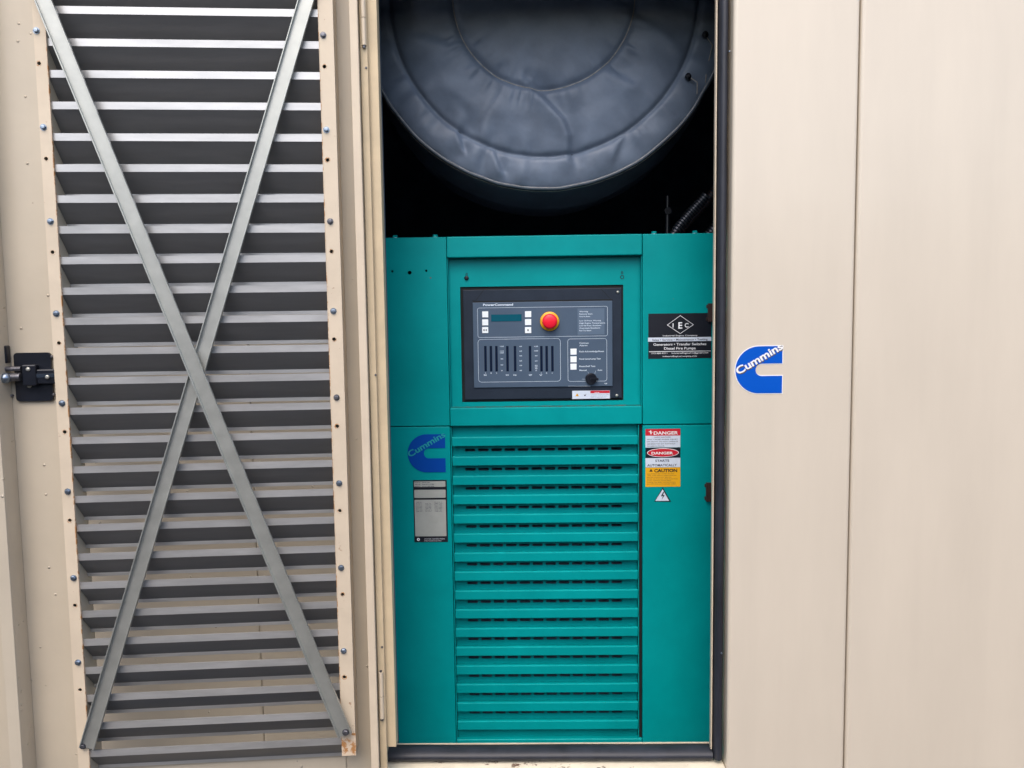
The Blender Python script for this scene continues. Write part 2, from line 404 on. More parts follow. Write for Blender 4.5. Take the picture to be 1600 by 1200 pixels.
# ------------------------------------------------------------------ letter C emblem
def emblem(px0, py0, px1, py1, y, frame, parent, blue, edge, letter, shade, ang=29):
    x0, x1, z0, z1 = frame.q(px0, py0, px1, py1, y); h = z1 - z0
    def cshape(g):
        r = h / 2 + g; cz = (z0 + z1) / 2; cx = x0 + h / 2
        sr = h * .132 - g; sx = x0 + (x1 - x0) * .43 + sr
        out = [(x1 + g, z1 + g)]
        out += [(cx + r * math.cos(R(a)), cz + r * math.sin(R(a))) for a in range(90, 271, 5)]
        out += [(x1 + g, z0 - g), (x1 + g, cz - sr)]
        out += [(sx + sr * math.cos(R(a)), cz + sr * math.sin(R(a))) for a in range(270, 89, -10)]
        out += [(x1 + g, cz + sr)]
        return out
    b = MB()
    if edge: b.plate([cshape(.0022)], y - .0006, y - .0001, edge)
    b.plate([cshape(0)], y - .0012, y - .0007, blue)
    xt = x0 + h * .055; zt = z0 + h * .40
    bx = (x0 - .003, x1 + .001, z0, z1 + .002)
    if shade: b.text('Cummins', xt + .0022, zt - .0022, h * .155, y - .0015, shade, width=h * 1.10, bold=.028, rot=R(ang), clip=bx)
    b.text('Cummins', xt, zt, h * .155, y - .0019, letter, width=h * 1.10, bold=.028, rot=R(ang), clip=bx)
    return b.build('emblem_decal', parent)
e = emblem(1149, 541, 1222, 614.5, 0, W, enc, M['blue'], M['white'], M['white'], M['brown'], 30)
e['label'] = 'blue letter C emblem with white slanted name on the tan post'

# ------------------------------------------------------------------ open louvered door
DA = R(3.872 + .918)
hx = W.on(562, 600, -.01)[0]
DO = (hx, -.012, 0)
D = Frame(DO, DA)
door = thing('louvered_door', 'open tan steel door with grey louver slats and crossed galvanised braces', 'door', DO, DA)
YF, YP, YR = -.068, -.006, 0.0     # flange front, pan sheet, rear skin
FL0, FL1 = 85, 516                 # (unused guide)
fl_lo = D.on(86, 600, YF)[0]; fl_li = D.on(103.5, 600, YF)[0]        # left flange
fr_li = D.on(516.5, 600, YF)[0]; fr_lo = D.on(538, 600, YF)[0]       # right flange
zf_b = D.on(540, 1180, YF)[1]; zf_t = 2.75
zpb, zpt = .3, 3.08
xe0 = D.on(562.5, 600, YF)[0]; xe1 = D.on(575, 600, YF)[0]                  # hinge side edge return
xl1 = D.on(-5, 600, YF)[0]; xl0 = xl1 - .03
zo_b = D.on(340, 1178, YP)[1]
# pan with opening
b = MB()
b.plate([rect(xl0 + .002, xe1 - .001, zpb, zpt), rect(fl_li - .004, fr_li + .004, zo_b, zf_t - .06)], YP, YR, M['door'])
b.build('door_panel', door)
b = MB(); b.box(xe0, xe1, YF, YF + .003, zpb, zpt, M['trim']); b.box(xe1 - .003, xe1, YF + .003, YR, zpb, zpt, M['door'])
b.build('edge_return', door, .0015)
b = MB(); b.box(xl0, xl1, YF, YF + .003, zpb, zpt, M['door']); b.box(xl1 - .003, xl1, YF + .003, YP - .0005, zpb, zpt, M['door'])
b.box(xl0, xl0 + .003, YF + .003, YR, zpb, zpt, M['door']); b.box(xl0, xl0 + .10, YR + .001, YR + .003, zpb, zpt, M['door'])
b.build('edge_return', door, .0015)
# louver frame: two flanges with bolt holes, side channels, bottom rail
LB = [(57, 48), (68, 199), (79, 346), (88, 490), (97, 630), (106, 768), (115, 903), (122, 1035)]
LH = [(61, 99), (72, 248), (82, 394), (92, 536), (101, 675), (109, 813), (117, 946), (125, 1078)]
RB = [(505, 55), (510, 203), (516, 346), (521, 486), (526, 621), (530, 755), (533, 887), (537, 1017)]
RH = [(507, 104), (512, 250), (518, 393), (522, 530), (527, 666), (531, 798), (535, 929), (538, 1058)]
zlb = D.on(130, 1230, YF)[1]
b = MB()
b.plate([rect(fl_lo, fl_li, zlb, zf_t)] + [circ(*D.on(px, py, YF), 0.0044) for px, py in LH], YF, YF + .003, M['trim'])
b.plate([rect(fr_li, fr_lo, zf_b, zf_t)] + [circ(*D.on(px, py, YF), 0.0044) for px, py in RH], YF, YF + .003, M['trim'])
for k_, (px, py) in enumerate(LH + RH):
    x_, z_ = D.on(px, py, YF); rr_ = random.uniform(.0060, .0078)
    out_ = [(x_ + rr_ * (1 + .25 * noise.noise(Vector((k_, math.cos(a_ / 3) * 2, math.sin(a_ / 3) * 2)))) * math.cos(a_ / 3), z_ + rr_ * math.sin(a_ / 3)) for a_ in range(19)]
    b.plate([out_, circ(x_, z_, .0046)], YF - .0003, YF - .0001, M['rusty'])
b.box(fl_li - .003, fl_li - .0005, YF + .0032, YR + .004, zlb, zf_t, M['door'])
b.box(fr_li + .0005, fr_li + .003, YF + .0032, YR + .004, zf_b, zf_t, M['door'])
b.box(fl_lo + .001, fl_lo + .004, YF + .0032, YP - .0005, zlb, zf_t, M['trim'])
b.box(fr_lo - .004, fr_lo - .001, YF + .0032, YP - .0005, zf_b, zf_t, M['trim'])
b.box(fl_li + .001, fr_li - .001, YP - .004, YP - .001, zo_b - .06, zo_b + .004, M['door'])
b.build('louver_frame', door, .0006)
# rust eaten edges along the inner side of the flanges
b = MB()
b.box(fl_li + .0002, fl_li + .0016, YF - .0004, YF + .006, zlb, zf_t, M['rusty'])
b.build('rusted_edge', door, label='rusty inner edge of the left flange')
b = MB(); b.box(fr_li - .0016, fr_li - .0002, YF - .0004, YF + .006, zf_b, zf_t, M['rusty'])
b.build('rusted_edge', door, label='rusty inner edge of the right flange')
b = MB(); z1 = D.on(540, 1146, YF)[1]
b.box(fr_li - .001, fr_lo + .001, YF - .0012, YF - .0002, zf_b - .001, z1, M['rusty'])
b.build('rusted_foot', door, label='heavily rusted lower end of the right flange')
# blades: pitch from the first and last lip
YL = YF + .006
zt0 = D.on(505, 15, YL)[1]; zt25 = D.on(530, 1154, YL)[1]
PT = (zt0 - zt25) / 25
b = MB()
T = .0014
for i in range(-2, 26):
    z = zt0 - PT * i
    top = [(YL + .006, z - .001), (YL, z), (YL, z - .0175), (YL + .043, z - .0175 - .046), (YL + .043, z - .0175 - .055)]
    prof = list(top)
    back = [(YL + .043 + T, z - .0175 - .055), (YL + .043 + T, z - .0635 + T), (YL + T, z - .0175 + T), (YL + T, z - T), (YL + .006, z - T - .001)]
    jz = random.uniform(-.0005, .0005)
    full = [(y, zz + jz) for y, zz in prof + back]; k0 = len(b.f)
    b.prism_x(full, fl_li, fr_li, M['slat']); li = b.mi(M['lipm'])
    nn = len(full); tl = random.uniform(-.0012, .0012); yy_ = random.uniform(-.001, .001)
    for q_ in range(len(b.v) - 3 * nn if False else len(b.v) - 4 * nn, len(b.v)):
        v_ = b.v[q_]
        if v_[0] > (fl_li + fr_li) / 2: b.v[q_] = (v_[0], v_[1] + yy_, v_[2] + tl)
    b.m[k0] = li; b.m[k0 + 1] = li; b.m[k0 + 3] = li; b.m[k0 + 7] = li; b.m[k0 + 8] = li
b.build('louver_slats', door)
# bolts
def hexbolt(px, py, y, parent, frame, m, s=1.0, name='bolt'):
    x, z = frame.on(px, py, y); b = MB()
    b.lathe_y(x, z, [(.0078 * s, y - .0012), (.0078 * s, y)], M['boltd'] if m is M['boltd'] else m, 20, False)
    rr = random.uniform(0, 1)
    b.lathe_y(x, z, [(.0030 * s, y - .0060), (.0052 * s, y - .0056), (.0062 * s, y - .0046), (.0062 * s, y - .0013)], m, 6, False, rr)
    return b.build(name, parent)
for i, (px, py) in enumerate(LB): hexbolt(px, py, YF, door, D, M['bolt'])
for i, (px, py) in enumerate(RB): hexbolt(px, py, YF, door, D, M['boltd'] if i in (0, 2, 4) else M['bolt'])
# crossed braces: shallow channels
def brace(p0, p1, w, y, lip, name_label):
    a = Vector(D.on(*p0, y)); c = Vector(D.on(*p1, y)); d = (c - a).normalized(); nrm = Vector((-d.y, d.x))
    hw = w / 2; t = .0028
    b = MB()
    prof = [(-hw, -lip), (-hw + t, -lip), (-hw + t, -t), (hw - t, -t), (hw - t, -lip * .8), (hw, -lip * .8), (hw, 0), (-hw, 0)]
    vs = []
    for q_, bow in ((a, 0), (c, 0)):
        for s_, yy in prof:
            P = q_ + nrm * s_; vs.append((P.x, y + yy, P.y))
    n = len(prof)
    b.add(vs, [(i, (i + 1) % n, (i + 1) % n + n, i + n) for i in range(n)] + [tuple(range(n))[::-1], tuple(range(n, 2 * n))], M['galv'])
    return b.build('cross_brace', door, .0007, label=name_label)
brace((484 + 13, -60), (137, 1168), .036, YF - .0035, .011, 'brace from upper right to lower left, passing behind')
brace((44, -60), (540, 1148), .036, YF - .016, .011, 'brace from upper left to lower right, passing in front')
hexbolt(129.5, 1166, YF - .006, door, D, M['boltd']); hexbolt(540, 1144, YF - .0185, door, D, M['boltd'], 1.15)
# latch on the left side of the pan
yl = YP - .002
b = MB(); x0, x1, z0, z1 = D.q(23, 551, 81, 627, yl - .006)
b.plate([rrect(x0, x1, z0, z1, .009)], yl - .006, yl, M['black']); plate_o = b.build('latch_plate', door, .0015)
def dbox(px0, py0, px1, py1, y0, y1, m, name, par, bev=.001):
    b = MB(); x0, x1, z0, z1 = D.q(px0, py0, px1, py1, y0); b.box(x0, x1, y0, y1, z0, z1, m); return b.build(name, par, bev)
dbox(34, 570, 56, 603, yl - .022, yl - .0062, M['black'], 'latch_guide', door, .003)
dbox(56.5, 577, 88, 600, yl - .018, yl - .0062, M['black'], 'latch_bolt', door, .003)
dbox(56.5, 584, 86, 590, yl - .0195, yl - .0182, M['bezel'], 'latch_rib', door, .0004)
dbox(-12, 540, 10, 568, yl - .02, yl - .0005, M['black'], 'latch_keeper', door, .003)
b = MB()
xa_, za_ = D.on(-20, 577, yl - .018); xb_, _ = D.on(33, 577, yl - .018)
b.tube([(xa_, yl - .018, za_), (xb_, yl - .018, za_)], .006, M['boltd'], 14)
xa_, za_ = D.on(-20, 590, yl - .020); xb_, _ = D.on(33, 590, yl - .02)
b.tube([(xa_, yl - .02, za_), (xb_, yl - .02, za_)], .0105, M['boltd'], 18)
b.build('latch_rod', door)
b = MB(); x, z = D.on(8, 591, yl - .03)
prf = [(.0135 * math.sin(R(a)), yl - .028 - .0135 * math.cos(R(a))) for a in range(8, 180, 14)]
b.lathe_y(x, z, prf, M['bolt'], 20); b.build('latch_knob', door)
for px, py, yy in ((44, 577, yl - .022), (46, 603, yl - .0062), (74, 589, yl - .0195)):
    x, z = D.on(px, py, yy); b = MB()
    b.lathe_y(x, z, [(.002, yy - .003), (.0048, yy - .0022), (.0052, yy)], M['galv'], 14); b.build('screw', door)
for px, py in ((15, 560), (83, 557), (20, 618), (86, 616)):
    x, z = D.on(px, py, YP); b = MB()
    b.lathe_y(x, z, [(.002, YP - .009), (.0035, YP - .008), (.0035, YP)], M['boltd'], 10); b.build('latch_stud', door)
b = MB(); x, z = D.on(465, 1188, YP); b.lathe_y(x, z, [(.002, YP - .004), (.004, YP - .003), (.004, YP)], M['boltd'], 10); b.build('screw', door)

# ------------------------------------------------------------------ teal control cabinet
YC = .30
K = Frame()
cab = thing('control_cabinet', 'teal generator control cabinet with louvered front inside the open doorway', 'cabinet', (0, 0, 0))
TE = M['teal']
zc_t = K.on(850, 368, YC)[1]; zc_b = .105
xL0 = K.on(560, 600, YC)[0]; xL1 = K.on(701.5, 600, YC)[0]
xR0 = K.on(1004, 600, YC)[0]; xR1 = K.on(1150, 600, YC)[0]
zsplit = K.on(655, 666, YC)[1]; zsplr = K.on(1058, 663.5, YC)[1]
def holes(lst, y): return [circ(*K.on(px, py, y), r * .0017) for px, py, r in lst]
b = MB(); b.plate([rect(xL0, xL1, zsplit + .0015, zc_t)] + holes([(613, 424, 2.2), (640, 426, 3.4), (666, 423, 2.2)], YC), YC, YC + .003, TE)
b.box(xL1 - .003, xL1, YC + .0032, YC + .03, zsplit + .0015, zc_t, TE)
b.build('upper_left_panel', cab, .0025, 3)
b = MB(); b.box(xR0, xR1, YC, YC + .03, zsplr + .0015, zc_t, TE); b.build('upper_right_panel', cab, .0025, 3)
b = MB(); b.box(xL0, xL1, YC, YC + .03, zc_b, zsplit - .002, TE); b.build('lower_left_panel', cab, .0025, 3)
b = MB(); b.box(xR0, xR1, YC, YC + .03, zc_b, zsplr - .0015, TE); b.build('lower_right_panel', cab, .0025, 3)
b = MB(); b.box(xL0 + .01, xR1 - .01, YC + .05, YC + .75, zc_b, zc_t - .001, M['dark']); b.build('cabinet_body', cab)
b = MB(); b.box(xL0, xL1 + .0001, YC + .0305, YC + .033, zc_b, zc_t - .006, M['hole']); b.build('panel_backing', cab)
# top bar, lower bar
YB = YC - .006
xb0, xb1, _, _ = K.q(697.5, 371, 1006.5, 400, YB)
ztb0 = K.on(850, 400.5, YB)[1]
b = MB(); b.box(xL1 + .002, xR0 - .002, YB, YC + .04, ztb0, zc_t, TE); b.build('top_bar', cab, .003, 3)
zl1 = K.on(850, 636, YB)[1]; zl0 = K.on(850, 664.5, YB)[1]
b = MB(); b.box(xL1 + .002, xR0 - .002, YB, YC + .04, zl0, zl1, TE); b.build('middle_bar', cab, .003, 3)
b = MB(); b.box(xL1 + .004, xR0 - .004, YB + .004, YC + .021, zl1 + .0003, zl1 + .0012, M['tealdirt']); b.build('grimy_ledge', cab, label='dirt and rust along the ledge under the control panel')
# recessed face with hole for the controller
YQ = YC + .022
bx0, bx1, bz0, bz1 = K.q(720.5, 446.5, 974, 627, YQ)
b = MB()
b.plate([rect(xL1 + .004, xR0 - .004, zl1 + .0005, ztb0 - .0005), rect(bx0, bx1, bz0, bz1)], YQ, YQ + .003, TE)
b.build('recessed_face', cab)
b = MB()
b.box(xL1 + .002, xL1 + .0038, YC + .002, YC + .04, zl1 + .001, ztb0 - .001, TE); b.build('recess_return', cab); b = MB()
b.box(xR0 - .0038, xR0 - .002, YC + .002, YC + .04, zl1 + .001, ztb0 - .001, TE); b.build('recess_return', cab)
# keyhole and stud
b = MB(); x, z = K.on(729, 434.5, YQ); b.lathe_y(x, z, [(.003, YQ - .005), (.006, YQ - .0045), (.0068, YQ - .0005)], M['black'], 16); b.build('stud', cab)
b = MB(); x, z = K.on(972, 433, YQ); b.plate([circ(x, z, .006), circ(x, z, .0042)], YQ - .001, YQ - .0002, M['black'])
x, z = K.on(972, 426, YQ); b.plate([circ(x, z, .0036), circ(x, z, .0022)], YQ - .001, YQ - .0002, M['black']); b.build('hanger_slot', cab)
b = MB(); x, z = K.on(729, 428.5, YQ); b.plate([circ(x, z, .0032), circ(x, z, .002)], YQ - .001, YQ - .0002, M['black']); b.build('hanger_slot', cab)

# --- controller
def px(v): return 710 + v / 5.714
def py(v): return 430 + v / 5.714
YX = YQ + .004
ctl = MB()
x0, x1, z0, z1 = K.q(px(62), py(95), px(1512), py(1122), YX)
ctl.box(x0, x1, YX, YX + .05, z0, z1, M['hole'])
x0, x1, z0, z1 = K.q(px(84), py(122), px(1494), py(1104), YX - .006)
ctl.box(x0, x1, YX - .006, YX - .0002, z0, z1, M['bezel'])
co = ctl.build('control_panel', cab, .0015, 2, label='dark framed grey control panel with emergency stop')
Y0 = YX - .006
b = MB(); x0, x1, z0, z1 = K.q(px(168), py(236), px(1412), py(998), Y0 - .004)
b.box(x0, x1, Y0 - .004, Y0 - .0002, z0, z1, M['face']); b.build('fascia', co, .0012, 2)
Y1 = Y0 - .004
def P2(v, w_, y): return K.on(px(v), py(w_), y)
def seg(mb, v0, w0, v1, w1, wd, y, m):
    a = Vector(P2(v0, w0, y)); c = Vector(P2(v1, w1, y)); d = (c - a).normalized(); n_ = Vector((-d.y, d.x)) * wd / 2
    mb.add([(a.x + n_.x, y, a.y + n_.y), (c.x + n_.x, y, c.y + n_.y), (c.x - n_.x, y, c.y - n_.y), (a.x - n_.x, y, a.y - n_.y)], [(0, 1, 2, 3)], m)
b = MB(); seg(b, 262, 130, 195, 222, .0012, Y0 - .0004, M['hole']); seg(b, 195, 222, 160, 226, .0012, Y0 - .0004, M['hole'])
seg(b, 1310, 124, 1395, 214, .0012, Y0 - .0004, M['hole']); b.box(*K.q(px(165), py(222), px(1412), py(233), Y0)[:2], Y0 - .0008, Y0 - .0003, *K.q(px(165), py(223), px(1412), py(233), Y0)[2:], M['hole'])
b.build('bezel_crease', co)
# printed outlines and legends: one print layer
pr = MB(); LN = M['line']
def outline(v0, w0, v1, w1, r=4.2, t=.0008):
    x0, x1, z0, z1 = K.q(px(v0), py(w0), px(v1), py(w1), Y1)
    pr.plate([rrect(x0, x1, z0, z1, r * .0016), rrect(x0 + t, x1 - t, z0 + t, z1 - t, r * .0016 - t)], Y1 - .0004, Y1 - .0001, LN)
outline(207, 284, 1368, 550, 3.5); outline(212, 568, 948, 952, 6); outline(1012, 566, 1362, 948, 5)
x0, x1, z0, z1 = K.q(px(1100), py(296), px(1340), py(530), Y1)
pr.box(x0, x1, Y1 - .0003, Y1 - .00005, z0, z1, M['facelight'])
def tx(s, v0, v1, wb, h, m=None, bold=.01, mb=None, y=None):
    y = y if y is not None else Y1 - .0006
    a = P2(v0, wb, y); c = P2(v1, wb, y)
    (mb or pr).text(s, a[0], a[1], h * .00034, y, m or LN, width=c[0] - a[0], bold=bold)
tx('PowerCommand', 256, 524, 274, 18, bold=.03)
for s_, v1, wb in (('Warning', 1192, 330), ('Remote Start', 1232, 352), ('Not In Auto', 1212, 374), ('Low Oil Press. Warning', 1308, 412), ('High Engine Temperature', 1346, 434), ('Low Oil Press. Shutdown', 1310, 456), ('Overcrank Shutdown', 1300, 478), ('Fail To Start', 1222, 500)):
    tx(s_, 1116, v1, wb, 11, bold=.01)
for s_, v1, wb in (('Common', 1198, 612), ('Alarm', 1186, 634), ('Fault Acknowledge/Reset', 1336, 688), ('Panel Lamp/Lamp Test', 1306, 754), ('Reset/Self Test', 1258, 820), ('Manual', 1180, 855)):
    tx(s_, 1116, v1, wb, 13)
tx('Auto', 1278, 1320, 853, 13); tx('Off', 1340, 1364, 972, 9)
seg(pr, 1016, 990, 1215, 990, .0005, Y1 - .0005, LN); seg(pr, 1140, 928, 1190, 928, .0005, Y1 - .0005, LN)
seg(pr, 1190, 862, 1205, 885, .0005, Y1 - .0005, LN); seg(pr, 1262, 852, 1252, 880, .0005, Y1 - .0005, LN)
for (vx, vals) in ((424, (('150', 636), ('110', 678), ('100', 694), ('80', 748), ('50', 802), ('0', 852))), (592, (('65', 636), ('63', 678), ('60', 720), ('55', 765), ('50', 807), ('45', 852))), (730, (('120', 636), ('100', 676), ('90', 720), ('60', 766), ('50', 806), ('40', 820), ('30', 834), ('0', 852)))):
    for s_, wv in vals:
        n_ = len(s_) * 5.5; tx(s_, vx - n_, vx + n_, wv + 4, 9)
for v_, s_ in ((278, 'A'), (328, 'B'), (376, 'C'), (775, 'A'), (824, 'B'), (874, 'C')): tx(s_, v_ - 5, v_ + 5, 878, 9)
for v_, s_ in ((276, '%A'), (472, '%kW'), (541, 'Hz'), (679, '%PF'), (772, 'V')): tx(s_, v_ - 14, v_ + 14, 897, 11, bold=.02)
pr.build('printed_legends', co)
b = MB()
for v_ in (278, 327, 376, 474, 542, 676, 777, 824, 875):
    x0, x1, z0, z1 = K.q(px(v_ - 11), py(632), px(v_ + 11), py(858), Y1); b.box(x0, x1, Y1 - .0008, Y1 - .0001, z0, z1, M['bar'])
b.build('bar_graph_windows', co)
b = MB(); x0, x1, z0, z1 = K.q(px(328), py(350), px(600), py(412), Y1); b.box(x0, x1, Y1 - .0008, Y1 - .0001, z0, z1, M['lcd']); b.build('display', co)
def key(v0, w0, v1, w1, arrows=0):
    b = MB(); x0, x1, z0, z1 = K.q(px(v0), py(w0), px(v1), py(w1), Y1 - .0015)
    b.box(x0, x1, Y1 - .0015, Y1 - .0001, z0, z1, M['key'])
    cz = (z0 + z1) / 2; hw = (x1 - x0)
    for k in range(arrows):
        cx_ = (x0 + x1) / 2 + (k - (arrows - 1) / 2) * hw * .36
        b.add([(cx_ - hw * .14, Y1 - .0018, cz), (cx_, Y1 - .0018, cz - hw * .22), (cx_ + hw * .10, Y1 - .0018, cz), (cx_, Y1 - .0018, cz + hw * .22)], [(0, 1, 2, 3)], M['lblk'])
    b.build('push_button', co, .0004)
for w0, ar in ((323, 0), (394, 0), (463, 2)): key(248, w0, 302, w0 + 54, ar)
for w0, ar in ((321, 0), (392, 0), (463, 1)): key(630, w0, 686, w0 + 54, ar)
for w0 in (656, 724, 790): key(1036, w0, 1091, w0 + 54)
# emergency stop
x, z = K.on(px(852), py(412), Y1 - .02)
b = MB(); b.lathe_y(x, z, [(.021, Y1 - .0075), (.0272, Y1 - .0065), (.0288, Y1 - .004), (.0288, Y1 - .0001)], M['yellow'], 40); st = b.build('emergency_stop', co, label='red mushroom stop button on a yellow ring')
b = MB(); b.lathe_y(x, z, [(.014, Y1 - .0076), (.014, Y1 - .012), (.0216, Y1 - .0135), (.0226, Y1 - .018), (.0214, Y1 - .022), (.0172, Y1 - .0245), (.009, Y1 - .0258), (.0008, Y1 - .0262)][::-1], M['red'], 40)
b.build('stop_knob', co)
x, z = K.on(px(1222), py(926), Y1 - .008)
b = MB(); b.lathe_y(x, z, [(.0142, Y1 - .010), (.0162, Y1 - .0085), (.0175, Y1 - .0001)], M['black'], 28)
b.box(x - .002, x + .021, Y1 - .0145, Y1 - .0102, z - .0028, z + .0028, M['black']); b.build('selector_knob', co)
for v_, w_ in ((1459, 150), (1450, 1074)):
    x, z = K.on(px(v_), py(w_), Y0); b = MB(); b.lathe_y(x, z, [(.0012, Y0 - .003), (.0042, Y0 - .002), (.0046, Y0 - .0001)], M['galv'], 16); b.build('screw', co)
# small warning strip
b = MB(); x0, x1, z0, z1 = K.q(px(1052), py(1030), px(1388), py(1103), Y0)
b.box(x0, x1, Y0 - .0005, Y0 - .0001, z0, z1, M['paper'])
x2 = x0 + (x1 - x0) * .48
b.box(x2, x1 - .0006, Y0 - .0008, Y0 - .0005, z0 + (z1 - z0) * .68, z1 - .0006, M['lred'])
b.text('WARNING', x2 + .012, z0 + (z1 - z0) * .73, .0022, Y0 - .001, M['lwht'], bold=.02)
for k in range(3): b.text('HAZARDOUS VOLTAGE WILL SHOCK', x2 + .001, z0 + (z1 - z0) * (.46 - .17 * k), .0011, Y0 - .0008, M['ltxt'], width=(x1 - x2) * (.95 - .1 * k))
xt = x0 + (x1 - x0) * .13; zt = (z0 + z1) / 2
b.add([(xt - .0052, Y0 - .0008, zt - .004), (xt + .0052, Y0 - .0008, zt - .004), (xt, Y0 - .0008, zt + .005)], [(0, 1, 2)], M['lyel'])
b.text('!', xt - .0006, zt - .003, .0048, Y0 - .001, M['lblk'], bold=.03)
xt = x0 + (x1 - x0) * .34
b.add([(xt - .004, Y0 - .0008, zt + .001), (xt, Y0 - .0008, zt - .001), (xt + .004, Y0 - .0008, zt + .0035), (xt + .001, Y0 - .0008, zt - .004), (xt - .002, Y0 - .0008, zt - .0035)], [(0, 1, 2, 3, 4)], M['ltxt'])
b.build('warning_sticker', co)

# --- louvered grille below
YG = YC + .020
sl_y = [681, 712.5, 742.5, 772.5, 802.5, 832, 861.5, 891.5, 921, 951, 980, 1009.5, 1038.5, 1067.5, 1096.5, 1125]
za = K.on(852, 681, YC - .001)[1]; zb = K.on(852, 1125, YC - .001)[1]
GP = (za - zb) / 15
gx0 = K.on(709.5, 850, YC)[0]; gx1 = K.on(996.5, 850, YC)[0]
sh = .0278
zg_t = zl0 - .0005; zg_b = K.on(852, 1153, YG)[1]
sx0 = K.on(729, 850, YG)[0]; sx1 = K.on(976, 850, YG)[0]; npx = (sx1 - sx0) / 12
slots = []
for i in range(15):
    zs = za - GP * i - sh - .0165
    for k in range(12):
        a = sx0 + npx * k; slots.append(rrect(a, a + npx * .79, zs - .0042, zs + .0042, .003, 3))
b = MB(); b.plate([rect(gx0 - .001, gx1 + .001, zg_b, zg_t)] + slots, YG, YG + .002, TE)
b.build('grille_sheet', cab)
b = MB(); b.box(gx0, gx1, YG + .0345, YG + .036, zg_b, zg_t, M['hole']); b.build('grille_backing', cab)
b = MB()
for i in range(16):
    zz = za - GP * i
    pr_ = [(YG - .0002, zz - .0045), (YC - .002, zz + .0002), (YC - .006, zz - .0015), (YC - .0065, zz - .004), (YC - .006, zz - sh), (YC - .003, zz - sh), (YC - .003, zz - .007), (YG - .0002, zz - .0075)]
    b.prism_x(pr_, gx0 + .001, gx1 - .001, TE)
b.build('grille_slats', cab, .0006, 2)
b = MB()
b.box(xL1 + .002, gx0 - .0012, YC + .006, YC + .03, zc_b, zl0 - .0005, M['hole'])  # black filler strips put shade into the gaps beside the grille
b.build('grille_gap_shade', cab); b = MB()
b.box(gx1 + .0045, xR0 - .0012, YC + .008, YC + .03, zc_b, zl0 - .0005, M['hole']); b.build('grille_gap_shade', cab); b = MB()
b.box(gx0 - .0042, gx0 - .0012, YC + .001, YC + .006, zg_b - .004, zl0 - .004, TE); b.build('grille_side_trim', cab, .0008); b = MB()
b.box(gx1 + .0012, gx1 + .004, YC + .001, YC + .012, zg_b - .004, zl0 - .004, TE)
b.build('grille_side_trim', cab, .0008)
b = MB(); zbase = K.on(855, 1154.5, YC)[1]
b.box(xL1 + .001, xR0 - .001, YC - .002, YC + .03, zc_b, zbase, TE); b.build('base_rail', cab, .003, 3)
# bolts on the cabinet top
for p_ in ((617, 367), (680, 366.5), (1022, 363.5), (1086, 361)):
    x, z = K.on(p_[0], p_[1] + 3, YC + .015); b = MB()
    cp = [(x + .0075 * math.cos(R(60 * k)), YC + .015 + .0075 * math.sin(R(60 * k))) for k in range(6)]
    b.prism_z(cp, zc_t + .0015, zc_t + .0085, TE); cp = [(x + .011 * math.cos(R(20 * k)), YC + .015 + .011 * math.sin(R(20 * k))) for k in range(18)]
    b.prism_z(cp, zc_t + .0001, zc_t + .0014, M['bolt']); b.build('bolt', cab)
# brown latch brackets at the right edge
for (a0, b0, a1, b1) in ((1107, 474, 1116, 503), (1104, 755, 1116, 784)):
    b = MB(); x0, x1, z0, z1 = K.q(a0, b0, a1, b1, YC - .012); b.box(x0, x1, YC - .012, YC - .0003, z0, z1, M['brownrust'])
    b.box(x0 - .004, x0 + .002, YC - .003, YC - .0004, z0 + .004, z0 + .014, M['brownrust'])
    b.box(x0 - .004, x0 + .002, YC - .003, YC - .0004, z1 - .014, z1 - .004, M['brownrust']); b.build('latch_bracket', cab, .001)

# --- stickers
emb = emblem(637, 678.5, 696, 738, YC, K, cab, M['blue2'], None, M['tealprint'], None, 30)
emb['label'] = 'dull blue letter C emblem with teal slanted name on the lower left panel'
YS = YC - .0004
b = MB(); x0, x1, z0, z1 = K.q(1013, 489.5, 1111.5, 560, YS); wd, hh = x1 - x0, z1 - z0
b.box(x0, x1, YS - .0003, YS, z0, z1, M['lblk']); y_ = YS - .0006; LW = M['lwht']
def sq(u, v): return (x0 + wd * u, z1 - hh * v)
def sdiamond(g): return [(x0 + wd * .505, z1 - hh * .045 - g * 1.3), (x0 + wd * .72 - g * 1.9, z1 - hh * .255), (x0 + wd * .505, z1 - hh * .455 + g * 1.3), (x0 + wd * .295 + g * 1.9, z1 - hh * .255)]
b.plate([sdiamond(0), sdiamond(.0012)], y_, YS - .00035, LW)
for s_, u, v, h_ in (('I', .385, .31, .012), ('E', .475, .335, .0185), ('C', .575, .31, .012)):
    p = sq(u, v); b.text(s_, p[0], p[1], h_, y_, LW, bold=.025)
def st(mb, s_, u0, u1, v, h_, m, bold=.0, y=None):
    a = sq(u0, v); mb.text(s_, a[0], a[1], h_, y or y_, m, width=wd * (u1 - u0), bold=bold)
st(b, 'Industrial Engine Company', .23, .78, .505, .0038, LW, .01)
p0 = sq(-.005, .53); p1 = sq(1.0, .62); b.box(p0[0], p1[0], YS - .0006, YS - .0003, p1[1], p0[1], M['paper'])
st(b, 'Sales \u2022 Service \u2022 Maintenance \u2022 Testing', .06, .94, .602, .0056, M['ltxt'], .01, YS - .0009)
st(b, 'Generators \u2022 Transfer Switches', .08, .92, .71, .0072, LW, .012)
st(b, 'Diesel Fire Pumps', .25, .75, .80, .0072, LW, .012)
p0 = sq(.01, .836); p1 = sq(.99, .848); b.box(p0[0], p1[0], YS - .0006, YS - .0003, p1[1], p0[1], LW)
st(b, '315.480.4311', .05, .30, .895, .0042, LW, .005); st(b, 'IndustrialEngineCo@gmail.com', .37, .95, .895, .0042, LW, .005)
st(b, 'IndustrialEngineCompany.com', .23, .77, .965, .0042, LW, .005)
